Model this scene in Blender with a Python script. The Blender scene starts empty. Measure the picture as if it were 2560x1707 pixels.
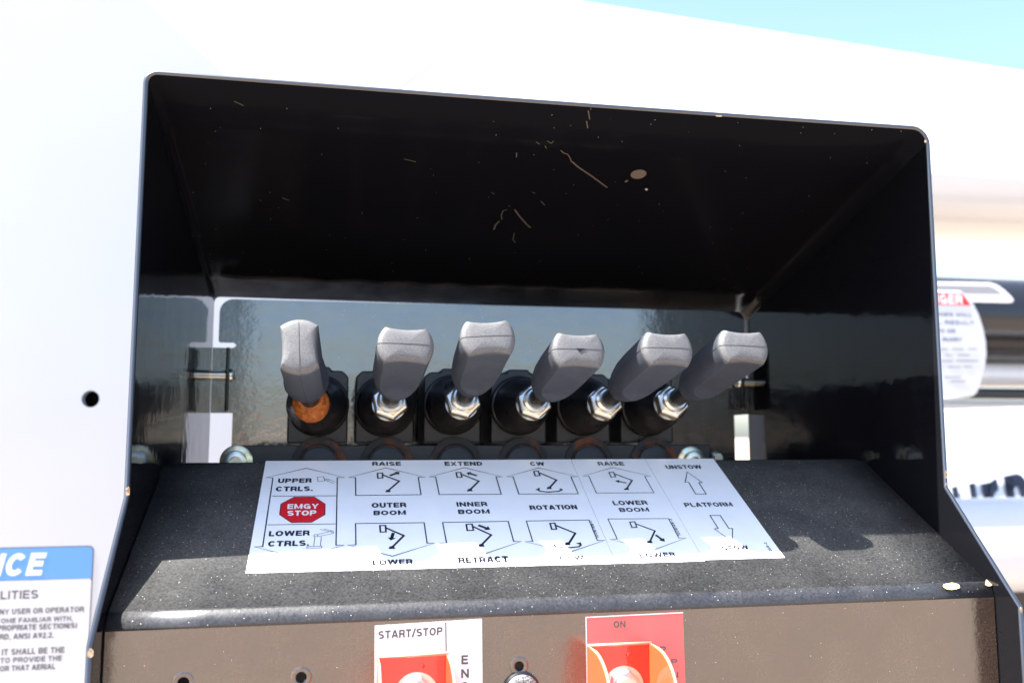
import bpy, bmesh, math, random, os
from mathutils import Vector, Matrix
random.seed(7)
sc = bpy.context.scene
COL = sc.collection

# ------------------------------------------------------------------ camera
# box frame: X right along the console, Y into it, Z up; front rim of the hood lies in y = 0, its top at z = 0 (metres)
F_PX = 2183.31
YAW, PITCH = 0.18761, 0.10758
CAM = Vector((-0.11183, -0.42739, -0.17401))
FWD = Vector((math.sin(YAW)*math.cos(PITCH), math.cos(YAW)*math.cos(PITCH), math.sin(PITCH)))
RGT = Vector((math.cos(YAW), -math.sin(YAW), 0))
UPV = RGT.cross(FWD)
cd = bpy.data.cameras.new('camera'); cam = bpy.data.objects.new('camera', cd); COL.objects.link(cam)
cam.matrix_world = Matrix(((RGT.x, UPV.x, -FWD.x, CAM.x), (RGT.y, UPV.y, -FWD.y, CAM.y), (RGT.z, UPV.z, -FWD.z, CAM.z), (0, 0, 0, 1)))
cd.sensor_width = 36; cd.lens = F_PX/2560*36
cd.clip_start = 0.02; cd.clip_end = 5000
cd.dof.use_dof = True; cd.dof.focus_distance = 0.435; cd.dof.aperture_fstop = 10.0
sc.camera = cam

# ------------------------------------------------------------------ light
SUN_DIR = Vector((0.56, 0.030, -1.0)).normalized()
ELEV = math.asin(-SUN_DIR.z)
wd = bpy.data.worlds.new('World'); sc.world = wd; wd.use_nodes = True
nt = wd.node_tree; nt.nodes.clear()
sky = nt.nodes.new('ShaderNodeTexSky'); sky.sky_type = 'NISHITA'; sky.sun_disc = False
sky.sun_elevation = ELEV; sky.sun_rotation = math.atan2(-SUN_DIR.x, -SUN_DIR.y); sky.air_density = 1.0; sky.dust_density = 2.0; sky.ozone_density = 3.0
bg = nt.nodes.new('ShaderNodeBackground'); bg.inputs[1].default_value = 0.098
wo = nt.nodes.new('ShaderNodeOutputWorld')
nt.links.new(sky.outputs[0], bg.inputs[0]); nt.links.new(bg.outputs[0], wo.inputs[0])
ld = bpy.data.lights.new('sun', 'SUN'); ld.energy = 5.0; ld.angle = math.radians(0.53); ld.color = (1, 0.965, 0.9)
sun = bpy.data.objects.new('sun', ld); COL.objects.link(sun)
sun.rotation_euler = SUN_DIR.to_track_quat('-Z', 'Y').to_euler()
sc.view_settings.view_transform = 'Standard'; sc.view_settings.look = 'None'
sc.view_settings.exposure = 2.32; sc.view_settings.gamma = 1
try: sc.cycles.max_bounces = 10
except Exception: pass

# ------------------------------------------------------------------ measured layout
W = 0.42; H = W/2; T = 0.0025; HI = H-T
ZK1, YK2, ZK2 = -0.20173, -0.04903, -0.25589
YB, ZC = 0.22954, -0.07093
YS, ZS, YF, ZF = 0.07436, -0.1885, -0.03423, -0.24895
YN = 0.095; YE = -0.006
def ray(u, v): return FWD + RGT*((u-1280)/F_PX) - UPV*((v-853.5)/F_PX)
def hit(u, v, p, n):
    r = ray(u, v); return CAM + r*((p-CAM).dot(n)/r.dot(n))
def aty(u, v, y): return hit(u, v, Vector((0, y, 0)), Vector((0, 1, 0)))   # the place on the plane y = const
S0 = Vector((0, YF, ZF)); SD = (Vector((0, YS, ZS))-S0); SL = SD.length; SD.normalize(); SN = Vector((0, -SD.z, SD.y))
def shelf(u, v):
    p = hit(u, v, S0, SN); return (p.x, (p-S0).dot(SD))
def on_shelf(x, s, h=0.0): return S0 + Vector((x, 0, 0)) + SD*s + SN*h
CD = Vector((0, YB, ZC)).normalized(); CN = Vector((0, CD.z, -CD.y))   # ceiling, normal down
def ceil(u, v):
    p = hit(u, v, Vector((0, 0, -T)), CN); return p

# ------------------------------------------------------------------ materials
def mat(name, base=(.5,.5,.5), rough=.5, metal=0, ior=1.5, coat=0, spec=.5):
    m = bpy.data.materials.new(name); m.use_nodes = True
    b = m.node_tree.nodes['Principled BSDF']
    b.inputs['Base Color'].default_value = (*base, 1); b.inputs['Roughness'].default_value = rough
    b.inputs['Metallic'].default_value = metal; b.inputs['IOR'].default_value = ior
    b.inputs['Coat Weight'].default_value = coat; b.inputs['Specular IOR Level'].default_value = spec
    return m
class N:
    def __init__(s, m): s.t = m.node_tree; s.b = s.t.nodes['Principled BSDF']
    def co(s):
        c = s.t.nodes.new('ShaderNodeTexCoord'); return c.outputs['Object']
    def n(s, typ, **k):
        x = s.t.nodes.new(typ)
        for a, v in k.items():
            if a.startswith('i_'): x.inputs[a[2:].replace('_', ' ')].default_value = v
            else: setattr(x, a, v)
        return x
    def l(s, a, b): s.t.links.new(a, b)
    def noise(s, scale, detail=3, rough=.5, co=None, stretch=None):
        x = s.n('ShaderNodeTexNoise', i_Scale=scale, i_Detail=detail, i_Roughness=rough)
        c = co or s.co()
        if stretch:
            mp = s.n('ShaderNodeMapping'); mp.inputs['Scale'].default_value = stretch; s.l(c, mp.inputs[0]); c = mp.outputs[0]
        s.l(c, x.inputs['Vector']); return x.outputs['Fac']
    def ramp(s, fac, stops, interp='LINEAR'):
        r = s.n('ShaderNodeValToRGB'); r.color_ramp.interpolation = interp
        e = r.color_ramp.elements
        while len(e) < len(stops): e.new(.5)
        for q, (p, c) in zip(e, stops):
            q.position = p; q.color = (*c, 1) if isinstance(c, tuple) else (c, c, c, 1)
        s.l(fac, r.inputs[0]); return r.outputs[0]
    def math(s, op, a, b):
        x = s.n('ShaderNodeMath', operation=op)
        for i, v in enumerate((a, b)):
            if isinstance(v, (int, float)): x.inputs[i].default_value = v
            else: s.l(v, x.inputs[i])
        return x.outputs[0]
    def mix(s, fac, a, b):
        x = s.n('ShaderNodeMix', data_type='RGBA')
        for i, v in ((0, fac), (6, a), (7, b)):
            if isinstance(v, (int, float)): x.inputs[i].default_value = v
            elif isinstance(v, tuple): x.inputs[i].default_value = (*v, 1)
            else: s.l(v, x.inputs[i])
        return x.outputs[2]
    def bump(s, h, strength, dist):
        b = s.n('ShaderNodeBump', i_Strength=strength, i_Distance=dist); s.l(h, b.inputs['Height']); s.l(b.outputs[0], s.b.inputs['Normal'])
    def specks(s, scale, size, dens):
        v = s.n('ShaderNodeTexVoronoi', i_Scale=scale); s.l(s.co(), v.inputs['Vector'])
        near = s.math('LESS_THAN', v.outputs['Distance'], size)
        sp = s.n('ShaderNodeSeparateColor'); s.l(v.outputs['Color'], sp.inputs[0])
        pick = s.math('GREATER_THAN', sp.outputs[0], 1-dens)
        return s.math('MULTIPLY', near, pick)

def black_paint(name, dust, speck, rough, ior, wave, peel, dcol=(.060, .056, .048)):
    m = mat(name, (.006, .0065, .008), rough, 0, ior); k = N(m)
    d = k.noise(35, 5, .6); fine = k.noise(900, 2, .6)
    dd = k.math('MULTIPLY', k.ramp(d, [(.25, .45), (.7, 1.0)]), dust)
    dd = k.math('MULTIPLY', dd, k.ramp(fine, [(.3, .35), (.7, 1.0)]))
    c = k.mix(dd, (.0045, .0048, .0065), dcol)
    sp = k.specks(900, .17, speck)
    c = k.mix(sp, c, (.55, .53, .48))
    sp2 = k.specks(240, .055, speck*1.2)
    c = k.mix(sp2, c, (.4, .36, .3))
    k.l(c, k.b.inputs['Base Color'])
    r = k.ramp(k.noise(60, 4, .6), [(.3, rough*.7), (.75, rough*1.5)])
    r = k.math('ADD', r, k.math('MULTIPLY', dd, .35)); k.l(r, k.b.inputs['Roughness'])
    h = k.math('ADD', k.math('MULTIPLY', k.noise(55, 2, .5), wave), k.math('MULTIPLY', k.noise(420, 2, .5), peel))
    k.bump(h, 1.0, .001)
    return m
M = {}
M['hood'] = black_paint('black_paint_inside', .02, .006, .06, 1.42, .25, .012)
M['roof'] = black_paint('black_paint_roof', .01, .005, .14, 1.16, .25, .02)
M['roof'].node_tree.nodes['Principled BSDF'].inputs['Specular IOR Level'].default_value = .1
M['fold'] = black_paint('fold_paint', .6, .08, .32, 1.55, .2, .10, (.07, .07, .075))
M['edge'] = mat('skylit_edge_paint', (.012, .016, .026), .34, ior=1.9)  # bluish base helps the rim bead look lit by the sky
M['back'] = black_paint('black_paint_back', .16, .012, .085, 2.45, .30, .06, (.040, .062, .120))  # blue tint stands in for the sky mirrored by the panel
M['shelf'] = black_paint('dusty_black_paint', 1.0, .09, .40, 1.5, .15, .10, (.090, .089, .084))
M['front'] = black_paint('front_black_paint', .75, .012, .07, 2.05, .35, .07, (.125, .074, .045))  # brown tint carries dust and also the ground's reflection, put into the colour
M['rubber'] = mat('black_rubber', (.008, .008, .01), .33, ior=1.5)
k = N(M['rubber']); k.l(k.ramp(k.noise(90, 3), [(.3, .25), (.7, .5)]), k.b.inputs['Roughness'])
M['valve'] = mat('black_valve_casting', (.008, .009, .012), .4); k = N(M['valve']); k.bump(k.noise(500, 3), .5, .0004)
M['plate'] = mat('dark_steel_plate', (.016, .018, .024), .45); k = N(M['plate']); k.bump(k.noise(600, 3), .4, .0003)
M['grip'] = mat('dusty_grip_sunlit_tip', (.07, .068, .066), .62)
k = N(M['grip'])
oi = k.n('ShaderNodeObjectInfo'); va = k.n('ShaderNodeVectorMath', operation='ADD'); k.l(k.co(), va.inputs[0]); k.l(oi.outputs['Random'], va.inputs[1])
f = k.noise(1400, 3, .7, co=va.outputs[0]); g = k.noise(120, 4, .6, co=va.outputs[0])
c = k.mix(k.ramp(f, [(.35, 0.0), (.7, 1.0)]), (.024, .030, .043), (.046, .050, .060))
c = k.mix(k.ramp(g, [(.45, 0.0), (.75, .55)]), c, (.02, .02, .022))
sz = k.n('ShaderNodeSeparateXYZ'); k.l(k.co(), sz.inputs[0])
sunlit_tip = k.math('ADD', sz.outputs[2], k.math('MULTIPLY', k.math('SUBTRACT', g, .5), .004))
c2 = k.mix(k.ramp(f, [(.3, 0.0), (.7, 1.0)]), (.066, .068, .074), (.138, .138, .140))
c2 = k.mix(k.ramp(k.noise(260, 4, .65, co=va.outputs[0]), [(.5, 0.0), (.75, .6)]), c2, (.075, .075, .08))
c = k.mix(k.ramp(k.math('MULTIPLY', k.math('SUBTRACT', sunlit_tip, .0985), 100), [(.05, 0.0), (.3, 1.0)]), c, c2)  # paler end face: sunlight on the tip painted into the colour
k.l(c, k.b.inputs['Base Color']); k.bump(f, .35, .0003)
M['scoop'] = mat('worn_grip_rubber', (.05, .048, .047), .5); k = N(M['scoop']); k.bump(k.noise(900, 3), .3, .0002)
M['zinc'] = mat('zinc_plated_steel', (.72, .73, .68), .33, 1)
k = N(M['zinc']); k.l(k.ramp(k.noise(160, 2), [(.3, (.62, .68, .74)), (.5, (.78, .77, .68)), (.72, (.80, .68, .50))]), k.b.inputs['Base Color'])
M['yellow_zinc'] = mat('yellow_zinc', (.7, .62, .42), .3, 1)
k = N(M['yellow_zinc']); k.l(k.ramp(k.noise(240, 2), [(.3, (.55, .75, .62)), (.48, (.8, .74, .45)), (.65, (.80, .45, .30))]), k.b.inputs['Base Color'])
M['rust'] = mat('orange_rust', (.35, .11, .02), .6)
k = N(M['rust']); f = k.noise(330, 6, .75)
k.l(k.ramp(f, [(.3, (.09, .02, .004)), (.5, (.36, .09, .008)), (.70, (.60, .22, .02))]), k.b.inputs['Base Color']); k.bump(f, .8, .0008)
M['port_rust'] = mat('rust_stained_steel', (.1, .03, .01), .6)
k = N(M['port_rust']); k.l(k.ramp(k.noise(70, 4, .6), [(.50, (.012, .012, .014)), (.62, (.13, .032, .006))]), k.b.inputs['Base Color'])
M['shaft'] = mat('dark_steel_shaft', (.03, .033, .036), .35, .6)
M['decal'] = mat('white_vinyl', (.85, .85, .86), .28, ior=1.45)
k = N(M['decal']); k.l(k.ramp(k.noise(70, 3), [(.35, (.83, .84, .86)), (.7, (.87, .875, .885))]), k.b.inputs['Base Color'])
M['ink'] = mat('black_ink', (.012, .012, .022), .3)
M['sticker'] = mat('white_sticker', (.60, .62, .66), .35)
M['grey_ink'] = mat('grey_ink', (.07, .07, .075), .4)
M['ink_white'] = mat('white_ink', (.8, .8, .8), .3)
M['red_ink'] = mat('red_ink', (.62, .018, .028), .3)
M['red_vinyl'] = mat('red_vinyl', (.72, .12, .12), .22, ior=1.5)
M['blue_ink'] = mat('blue_ink', (.10, .30, .72), .3)
M['guard'] = mat('glossy_red_paint', (.62, .020, .010), .10, ior=1.55, coat=.6)
k = N(M['guard']); k.bump(k.noise(130, 2), .25, .001)
M['chrome'] = mat('nickel_nut', (.60, .59, .57), .36, 1)
M['wing'] = mat('orange_red_paint', (.70, .085, .025), .16, ior=1.5, coat=.4)
M['lip'] = mat('red_edge_highlight', (.74, .30, .20), .35)  # pale colour paints the sky highlight along the guard edges
M['primer'] = mat('bare_primer_chip', (.42, .30, .17), .7); k = N(M['primer'])
k.l(k.ramp(k.noise(900, 2), [(.4, (.30, .17, .08)), (.65, (.60, .50, .36))]), k.b.inputs['Base Color'])
M['scratch'] = mat('scratched_paint', (.11, .083, .07), .6)
M['knob'] = mat('grey_textured_plastic', (.10, .10, .105), .45); k = N(M['knob']); f = k.noise(1600, 2)
k.l(k.ramp(f, [(.4, .05), (.62, .26)]), k.b.inputs['Base Color']); k.bump(f, .8, .0004)
M['white'] = mat('white_gelcoat', (.74, .75, .77), .16, ior=1.5)
k = N(M['white']); k.l(k.ramp(k.noise(3, 3), [(.35, (.53, .55, .58)), (.7, (.56, .58, .61))]), k.b.inputs['Base Color'])
M['white2'] = mat('white_boom_paint', (.64, .63, .62), .22)
M['blackgloss'] = mat('gloss_black_cylinder', (.012, .012, .014), .18, ior=1.5)
M['grey_label'] = mat('grey_label_print', (.30, .30, .31), .4)
M['dark_frame'] = mat('dark_frame', (.01, .01, .012), .4)
M['shelf'].node_tree.nodes['Principled BSDF'].inputs['Specular IOR Level'].default_value = .12
M['ground'] = mat('gravel_ground', (.4, .3, .24), .9)
k = N(M['ground']); k.l(k.mix(k.ramp(k.noise(.5, 5), [(.3, 0.0), (.7, 1.0)]), k.mix(k.noise(40, 4, .7), (.20, .155, .117), (.32, .255, .198)), (.28, .215, .165)), k.b.inputs['Base Color'])
M['leaf'] = mat('foliage', (.06, .12, .03), .6)

# ------------------------------------------------------------------ mesh helpers
def setp(o, label=None, cat=None, group=None, kind=None):
    if label: o['label'] = label
    if cat: o['category'] = cat
    if group: o['group'] = group
    if kind: o['kind'] = kind
    return o
def wloc(p):
    v = Vector((0, 0, 0))
    while p is not None: v = v + p.location; p = p.parent
    return v
def thing(name, label, cat, loc, group=None):
    o = bpy.data.objects.new(name, None); o.empty_display_size = .02; o.location = loc; COL.objects.link(o)
    return setp(o, label, cat, group)
def mesh(name, verts, faces, m, parent=None, smooth=False, label=None, local=False):
    me = bpy.data.meshes.new(name)
    off = Vector((0, 0, 0)) if (local or parent is None) else wloc(parent)
    me.from_pydata([tuple(Vector(v)-off) for v in verts], [], faces); me.update()
    me.materials.append(M[m] if isinstance(m, str) else m)
    if smooth: me.polygons.foreach_set('use_smooth', [True]*len(me.polygons))
    o = bpy.data.objects.new(name, me); COL.objects.link(o); o.parent = parent
    bm = bmesh.new(); bm.from_mesh(me); bmesh.ops.recalc_face_normals(bm, faces=bm.faces); bm.to_mesh(me); bm.free()
    if label: o['label'] = label
    return o
def auto(o, ang=35):
    me = o.data; me.polygons.foreach_set('use_smooth', [True]*len(me.polygons))
    try: me.set_sharp_from_angle(angle=math.radians(ang))
    except Exception: pass
    return o
def bevel(o, w, seg=2, ang=30):
    b = o.modifiers.new('bevel', 'BEVEL'); b.width = w; b.segments = seg; b.limit_method = 'ANGLE'; b.angle_limit = math.radians(ang)
    b.harden_normals = False; o.data.polygons.foreach_set('use_smooth', [True]*len(o.data.polygons))
    w2 = o.modifiers.new('wn', 'WEIGHTED_NORMAL'); w2.keep_sharp = True
    return o
def prism(name, pts, d, m, parent=None, bev=0, label=None, local=False, seg=2):
    """pts: outline in 3-D (a plane), swept by vector d"""
    n = len(pts); d = Vector(d)
    v = [Vector(p) for p in pts] + [Vector(p)+d for p in pts]
    f = [list(range(n)), list(range(2*n-1, n-1, -1))] + [[i, (i+1) % n, n+(i+1) % n, n+i] for i in range(n)]
    o = mesh(name, v, f, m, parent, label=label, local=local)
    if bev: bevel(o, bev, seg)
    return o
def box(name, a, b, m, parent=None, bev=0, label=None, local=False):
    (x0, y0, z0), (x1, y1, z1) = a, b
    return prism(name, [(x0, y0, z0), (x1, y0, z0), (x1, y0, z1), (x0, y0, z1)], (0, y1-y0, 0), m, parent, bev, label, local)
def lathe(name, prof, org, ax, m, parent=None, seg=40, smooth=True, label=None, local=False, caps=True, rot=0):
    """prof: (distance along axis, radius)"""
    ax = Vector(ax).normalized(); org = Vector(org)
    a = Vector((0, 0, 1)) if abs(ax.z) < .9 else Vector((1, 0, 0))
    e1 = ax.cross(a).normalized(); e2 = ax.cross(e1)
    v = []; f = []
    for (t, r) in prof:
        for i in range(seg):
            th = 2*math.pi*i/seg+rot
            v.append(org+ax*t+e1*(r*math.cos(th))+e2*(r*math.sin(th)))
    for j in range(len(prof)-1):
        for i in range(seg):
            f.append([j*seg+i, j*seg+(i+1) % seg, (j+1)*seg+(i+1) % seg, (j+1)*seg+i])
    if caps: f.append(list(range(seg))[::-1]); f.append([(len(prof)-1)*seg+i for i in range(seg)])
    o = mesh(name, v, f, m, parent, label=label, local=local)
    if smooth: auto(o, 40)
    return o
def cut(o, cutters):
    """boolean holes, applied"""
    for c in cutters:
        b = o.modifiers.new('hole', 'BOOLEAN'); b.object = c; b.operation = 'DIFFERENCE'; b.solver = 'EXACT'
    dg = bpy.context.evaluated_depsgraph_get(); dg.update()
    me = bpy.data.meshes.new_from_object(o.evaluated_get(dg))
    for c in list(o.modifiers): o.modifiers.remove(c)
    old = o.data; o.data = me; bpy.data.meshes.remove(old)
    for c in cutters: bpy.data.objects.remove(c)
def arc(cx, cy, r, a0, a1, n=8):
    return [(cx+r*math.cos(math.radians(a0+(a1-a0)*i/n)), cy+r*math.sin(math.radians(a0+(a1-a0)*i/n))) for i in range(n+1)]
def rrect(x0, z0, x1, z1, r, n=6):
    return arc(x1-r, z1-r, r, 0, 90, n)+arc(x0+r, z1-r, r, 90, 180, n)+arc(x0+r, z0+r, r, 180, 270, n)+arc(x1-r, z0+r, r, 270, 360, n)

# ---- print: lettering and lines laid on a surface
def glyph_strokes(c, t):
    """centre lines of a bold sans capital in a cell 1 high; returns width and strokes"""
    o = t/2; H1 = 1-o; w = .74
    def A(cx, cy, rx, ry, a0, a1, n=10): return [(cx+rx*math.cos(math.radians(a0+(a1-a0)*i/n)), cy+ry*math.sin(math.radians(a0+(a1-a0)*i/n))) for i in range(n+1)]
    def ring(w): return A(w/2, .5, w/2-o, .5-o, 0, 360, 28)[:-1]
    x = w-o
    if c == 'A': w = .84; return w, [[(o*.9, 0), (w/2-o*.25, 1)], [(w-o*.9, 0), (w/2+o*.25, 1)], [(.2, .3), (w-.2, .3)]]
    if c == 'B': m = .53; return w, [[(o, 0), (o, 1)], [(o, H1), (w-.28, H1)]+A(w-.28, (H1+m)/2, .20, (H1-m)/2, 90, -90)+[(o, m)], [(w-.28, m)]+A(w-.26, (m+o)/2, .26-o, (m-o)/2, 90, -90)+[(o, o)]]
    if c == 'C': w = .80; return w, [A(w/2, .5, w/2-o, .5-o, 38, 322, 24)]
    if c == 'D': return w, [[(o, 0), (o, 1)], [(o, H1), (w*.45, H1)]+A(w*.45, .5, w*.55-o, .5-o, 90, -90, 14)+[(o, o)]]
    if c == 'E': w = .66; return w, [[(o, 0), (o, 1)], [(o, H1), (w, H1)], [(o, .52), (w-.04, .52)], [(o, o), (w+.01, o)]]
    if c == 'F': w = .62; return w, [[(o, 0), (o, 1)], [(o, H1), (w, H1)], [(o, .50), (w-.05, .50)]]
    if c == 'G': w = .80; return w, [A(w/2, .5, w/2-o, .5-o, 38, 335, 24), [(w/2+.02, .44), (w, .44)], [(w-o, .5), (w-o, 0)]]
    if c == 'H': return w, [[(o, 0), (o, 1)], [(x, 0), (x, 1)], [(o, .52), (x, .52)]]
    if c in 'I1': w = t if c == 'I' else .36; return (w, [[(o, 0), (o, 1)]]) if c == 'I' else (w, [[(.26, 0), (.26, 1)], [(0, .70), (.28, .90)]])
    if c == 'J': w = .6; return w, [[(w-o, 1), (w-o, .3)]+A(w/2, .3, w/2-o, .3-o, 0, -180)]
    if c == 'K': return w, [[(o, 0), (o, 1)], [(x+.02, 1), (.2, .45)], [(.25, .55), (x+.03, 0)]]
    if c == 'L': w = .60; return w, [[(o, 0), (o, 1)], [(o, o), (w, o)]]
    if c == 'M': w = .92; return w, [[(o, 0), (o, 1)], [(w-o, 0), (w-o, 1)], [(o, .97), (w/2, .04), (w-o, .97)]]
    if c == 'N': w = .78; return w, [[(o, 0), (o, 1)], [(w-o, 0), (w-o, 1)], [(o, .97), (w-o, .03)]]
    if c in 'OQ0': w = .84 if c != '0' else .66; return w, [ring(w)+[None]]
    if c in 'PR':
        m = .46; s_ = [[(o, 0), (o, 1)], [(o, H1), (w-.27, H1)]+A(w-.27, (H1+m)/2, .27-o, (H1-m)/2, 90, -90)+[(o, m)]]
        if c == 'R': s_.append([(w*.5, m), (w*.78, m-.08), (w-o*.9, .12), (w-o*.7, 0)])
        return w, s_
    if c in 'S':
        return .74, [A(.37, .73, .37-o, .27-o, 25, 180, 10)+[(o+.02, .65), (.2, .55), (.54, .45), (w-o-.02, .36)]+A(.37, .27, .37-o, .27-o, 0, -155, 10)]
    if c == 'T': w = .70; return w, [[(w/2, 0), (w/2, 1)], [(0, H1), (w, H1)]]
    if c == 'U': return w, [[(o, 1), (o, .34)]+A(w/2, .34, w/2-o, .34-o, 180, 360)+[(x, 1)]]
    if c == 'V': w = .82; return w, [[(o*.8, 1), (w/2-o*.2, 0)], [(w-o*.8, 1), (w/2+o*.2, 0)]]
    if c == 'W': w = 1.12; return w, [[(o*.8, 1), (.28+o*.1, 0)], [(.28-o*.1, 0), (w/2+o*.1, 1)], [(w/2-o*.1, 1), (w-.28+o*.1, 0)], [(w-.28-o*.1, 0), (w-o*.8, 1)]]
    if c == 'X': w = .80; return w, [[(o, 1), (w-o, 0)], [(o, 0), (w-o, 1)]]
    if c == 'Y': w = .80; return w, [[(o*.8, 1), (w/2, .42), (w-o*.8, 1)], [(w/2, .46), (w/2, 0)]]
    if c == '/': w = .42; return w, [[(.02, -.05), (w-.02, 1.05)]]
    if c == '-': w = .4; return w, [[(0, .40), (w, .40)]]
    if c == '.': w = t; return w, [[(o, 0), (o, t)]]
    if c == ',': w = t; return w, [[(o, t), (o, -.10)]]
    if c == '(': w = .3; return w, [A(.45, .45, .36, .6, 130, 230)]
    if c == ')': w = .3; return w, [A(-.15, .45, .36, .6, 50, -50)]
    if c == '2': w = .62; return w, [A(w/2, .68, w/2-o, .32-o, 165, -20)+[(o+.04, o)], [(0, o), (w, o)]]
    if c == '9': w = .64; return w, [A(w/2, .67, w/2-o, .33-o, 0, 360, 20)[:-1]+[None], [(w-o, .67), (w-o-.04, .30), (w*.30, 0)]]
    if c == '4': w = .68; return w, [[(w-.2, 0), (w-.2, 1)], [(w-.22, .96), (.03, .28)], [(0, .26), (w, .26)]]
    if c == '8': w = .66; return w, [A(w/2, .73, w/2-o-.03, .25-o/2, 0, 360, 18)[:-1]+[None], A(w/2, .27, w/2-o, .27-o, 0, 360, 18)[:-1]+[None]]
    if c == '3': w = .64; return w, [A(w/2, .74, w/2-o-.02, .26-o, 160, -90), A(w/2, .27, w/2-o, .27-o, 90, -160)]
    if c == '6': w = .64; return w, [A(w/2, .33, w/2-o, .33-o, 0, 360, 20)[:-1]+[None], [(o, .33), (o+.04, .7), (w*.7, 1)]]
    if c == '5': w = .64; return w, [[(w-.06, H1), (.1, H1), (.06, .52)], A(w/2-.01, .32, w/2-o, .32-o, 150, -160)]
    if c == 'i': w = t; return w, [[(o, 0), (o, .8)]]
    if c == 'r': w = .46; return w, [[(o, 0), (o, .8)], [(o, .45)]+A(w, .30, w-o, .42, 165, 92, 8)+[(w, .72)]]
    if c == 'n': w = .66; return w, [[(o, 0), (o, .8)], [(o, .48)]+A(w/2, .46, w/2-o, .34-o, 175, 0, 10)+[(w-o, 0)]]
    return .34, []
def text_shape(s, bold, aspect=None):
    """v: (x, y, level), f; aspect = wanted width / height of the word, so that strokes stay evenly thick"""
    t = .19+bold*1.6; x = 0
    total = sum(glyph_strokes(c, t)[0]+(.11 if c != ' ' else .02) for c in s)-.11
    ax = aspect/total if aspect else 1
    ax = max(.45, min(2.5, ax)); v = []; f = []; lev = 0
    for ch in s:
        w, st = glyph_strokes(ch, t)
        for q in st:
            closed = q[-1] is None
            if closed: q = q[:-1]
            q = [p for i_, p in enumerate(q) if i_ == 0 or abs(p[0]-q[i_-1][0])+abs(p[1]-q[i_-1][1]) > 1e-4]
            a, b = stroke([((x+p[0])*ax, p[1]) for p in q], t, closed)
            n = len(v); lev = (lev+1) % 4
            v += [(p.x, p.y if ch in ',()/' else min(1, max(0, p.y)), lev*4e-6) for p in a]; f += [[i+n for i in k_] for k_ in b]
        x += w+(.11 if ch != ' ' else .02)
    return v, f
def lettering(s, place, x0, y0, x1, y1, m, parent, bold=.02, shear=0, label=None, tilt=0, name='lettering'):
    """fits the word into x0..x1, y0..y1 of the surface coordinates; place(x, y, lift) -> 3-D"""
    v, f = text_shape(s, bold, abs((x1-x0)/(y1-y0)))
    xs = [p[0]+shear*p[1] for p in v]; ys = [p[1] for p in v]
    a, b, c, d = min(xs), max(xs), min(ys), max(ys)
    if max(ys) > .9: c, d = 0, 1
    w = []
    for x, y, p in zip(xs, ys, v):
        X = x0+(x-a)/(b-a)*(x1-x0); Y = y0+(y-c)/(d-c)*(y1-y0) + tilt*(X-x0)
        w.append(place(X, Y, p[2]))
    return mesh(name, w, f, m, parent, label=label)
def stroke(pts, w, closed=False):
    n = len(pts); L = []; R = []
    for i in range(n):
        p = Vector(pts[i])
        a = Vector(pts[i-1]) if (i > 0 or closed) else None
        b = Vector(pts[(i+1) % n]) if (i < n-1 or closed) else None
        d1 = (p-a).normalized() if a is not None else None
        d2 = (b-p).normalized() if b is not None else None
        if d1 is None: d1 = d2
        if d2 is None: d2 = d1
        n1 = Vector((-d1.y, d1.x)); n2 = Vector((-d2.y, d2.x))
        mt = (n1+n2); mt = mt.normalized() if mt.length > 1e-6 else n1
        k = min(1/max(mt.dot(n1), .3), 1.5)*w/2
        L.append(p+mt*k); R.append(p-mt*k)
    v = L+R; f = []
    for i in range(n if closed else n-1):
        j = (i+1) % n; f.append([i, j, n+j, n+i])
    return v, f
class Print:
    """collects flat marks given as photo measurements on a surface and makes each one a part"""
    def __init__(s, inv, place, parent, conv): s.inv, s.place, s.parent, s.conv = inv, place, parent, conv
    def q(s, p): return s.inv(*s.conv(*p))
    def line(s, pts, w=.0007, closed=False, m='ink', name='outline'):
        v, f = stroke([s.q(p) for p in pts], w, closed)
        return mesh(name, [s.place(*p) for p in v], f, m, s.parent)
    def poly(s, pts, m='ink', name='symbol', extra=0):
        v = [s.place(*s.q(p), extra) for p in pts]
        return mesh(name, v, [list(range(len(v)))], m, s.parent)
    def word(s, t, x0, y0, x1, y1, m='ink', bold=.02, **k):
        xm, ym = (x0+x1)/2, (y0+y1)/2
        a = s.q((x0, ym)); b = s.q((x1, ym)); c = s.q((xm, y1)); d = s.q((xm, y0))
        return lettering(t, k.pop('place', s.place), a[0], c[1], b[0], d[1], m, s.parent, bold, **k)

# ================================================================== the setting
g = mesh('ground', [(-400, -400, -1.5), (400, -400, -1.5), (400, 400, -1.5), (-400, 400, -1.5)], [[0, 1, 2, 3]], 'ground')
setp(g, 'pale brown gravel yard reflected in the black paint', None, None, 'structure')

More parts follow.
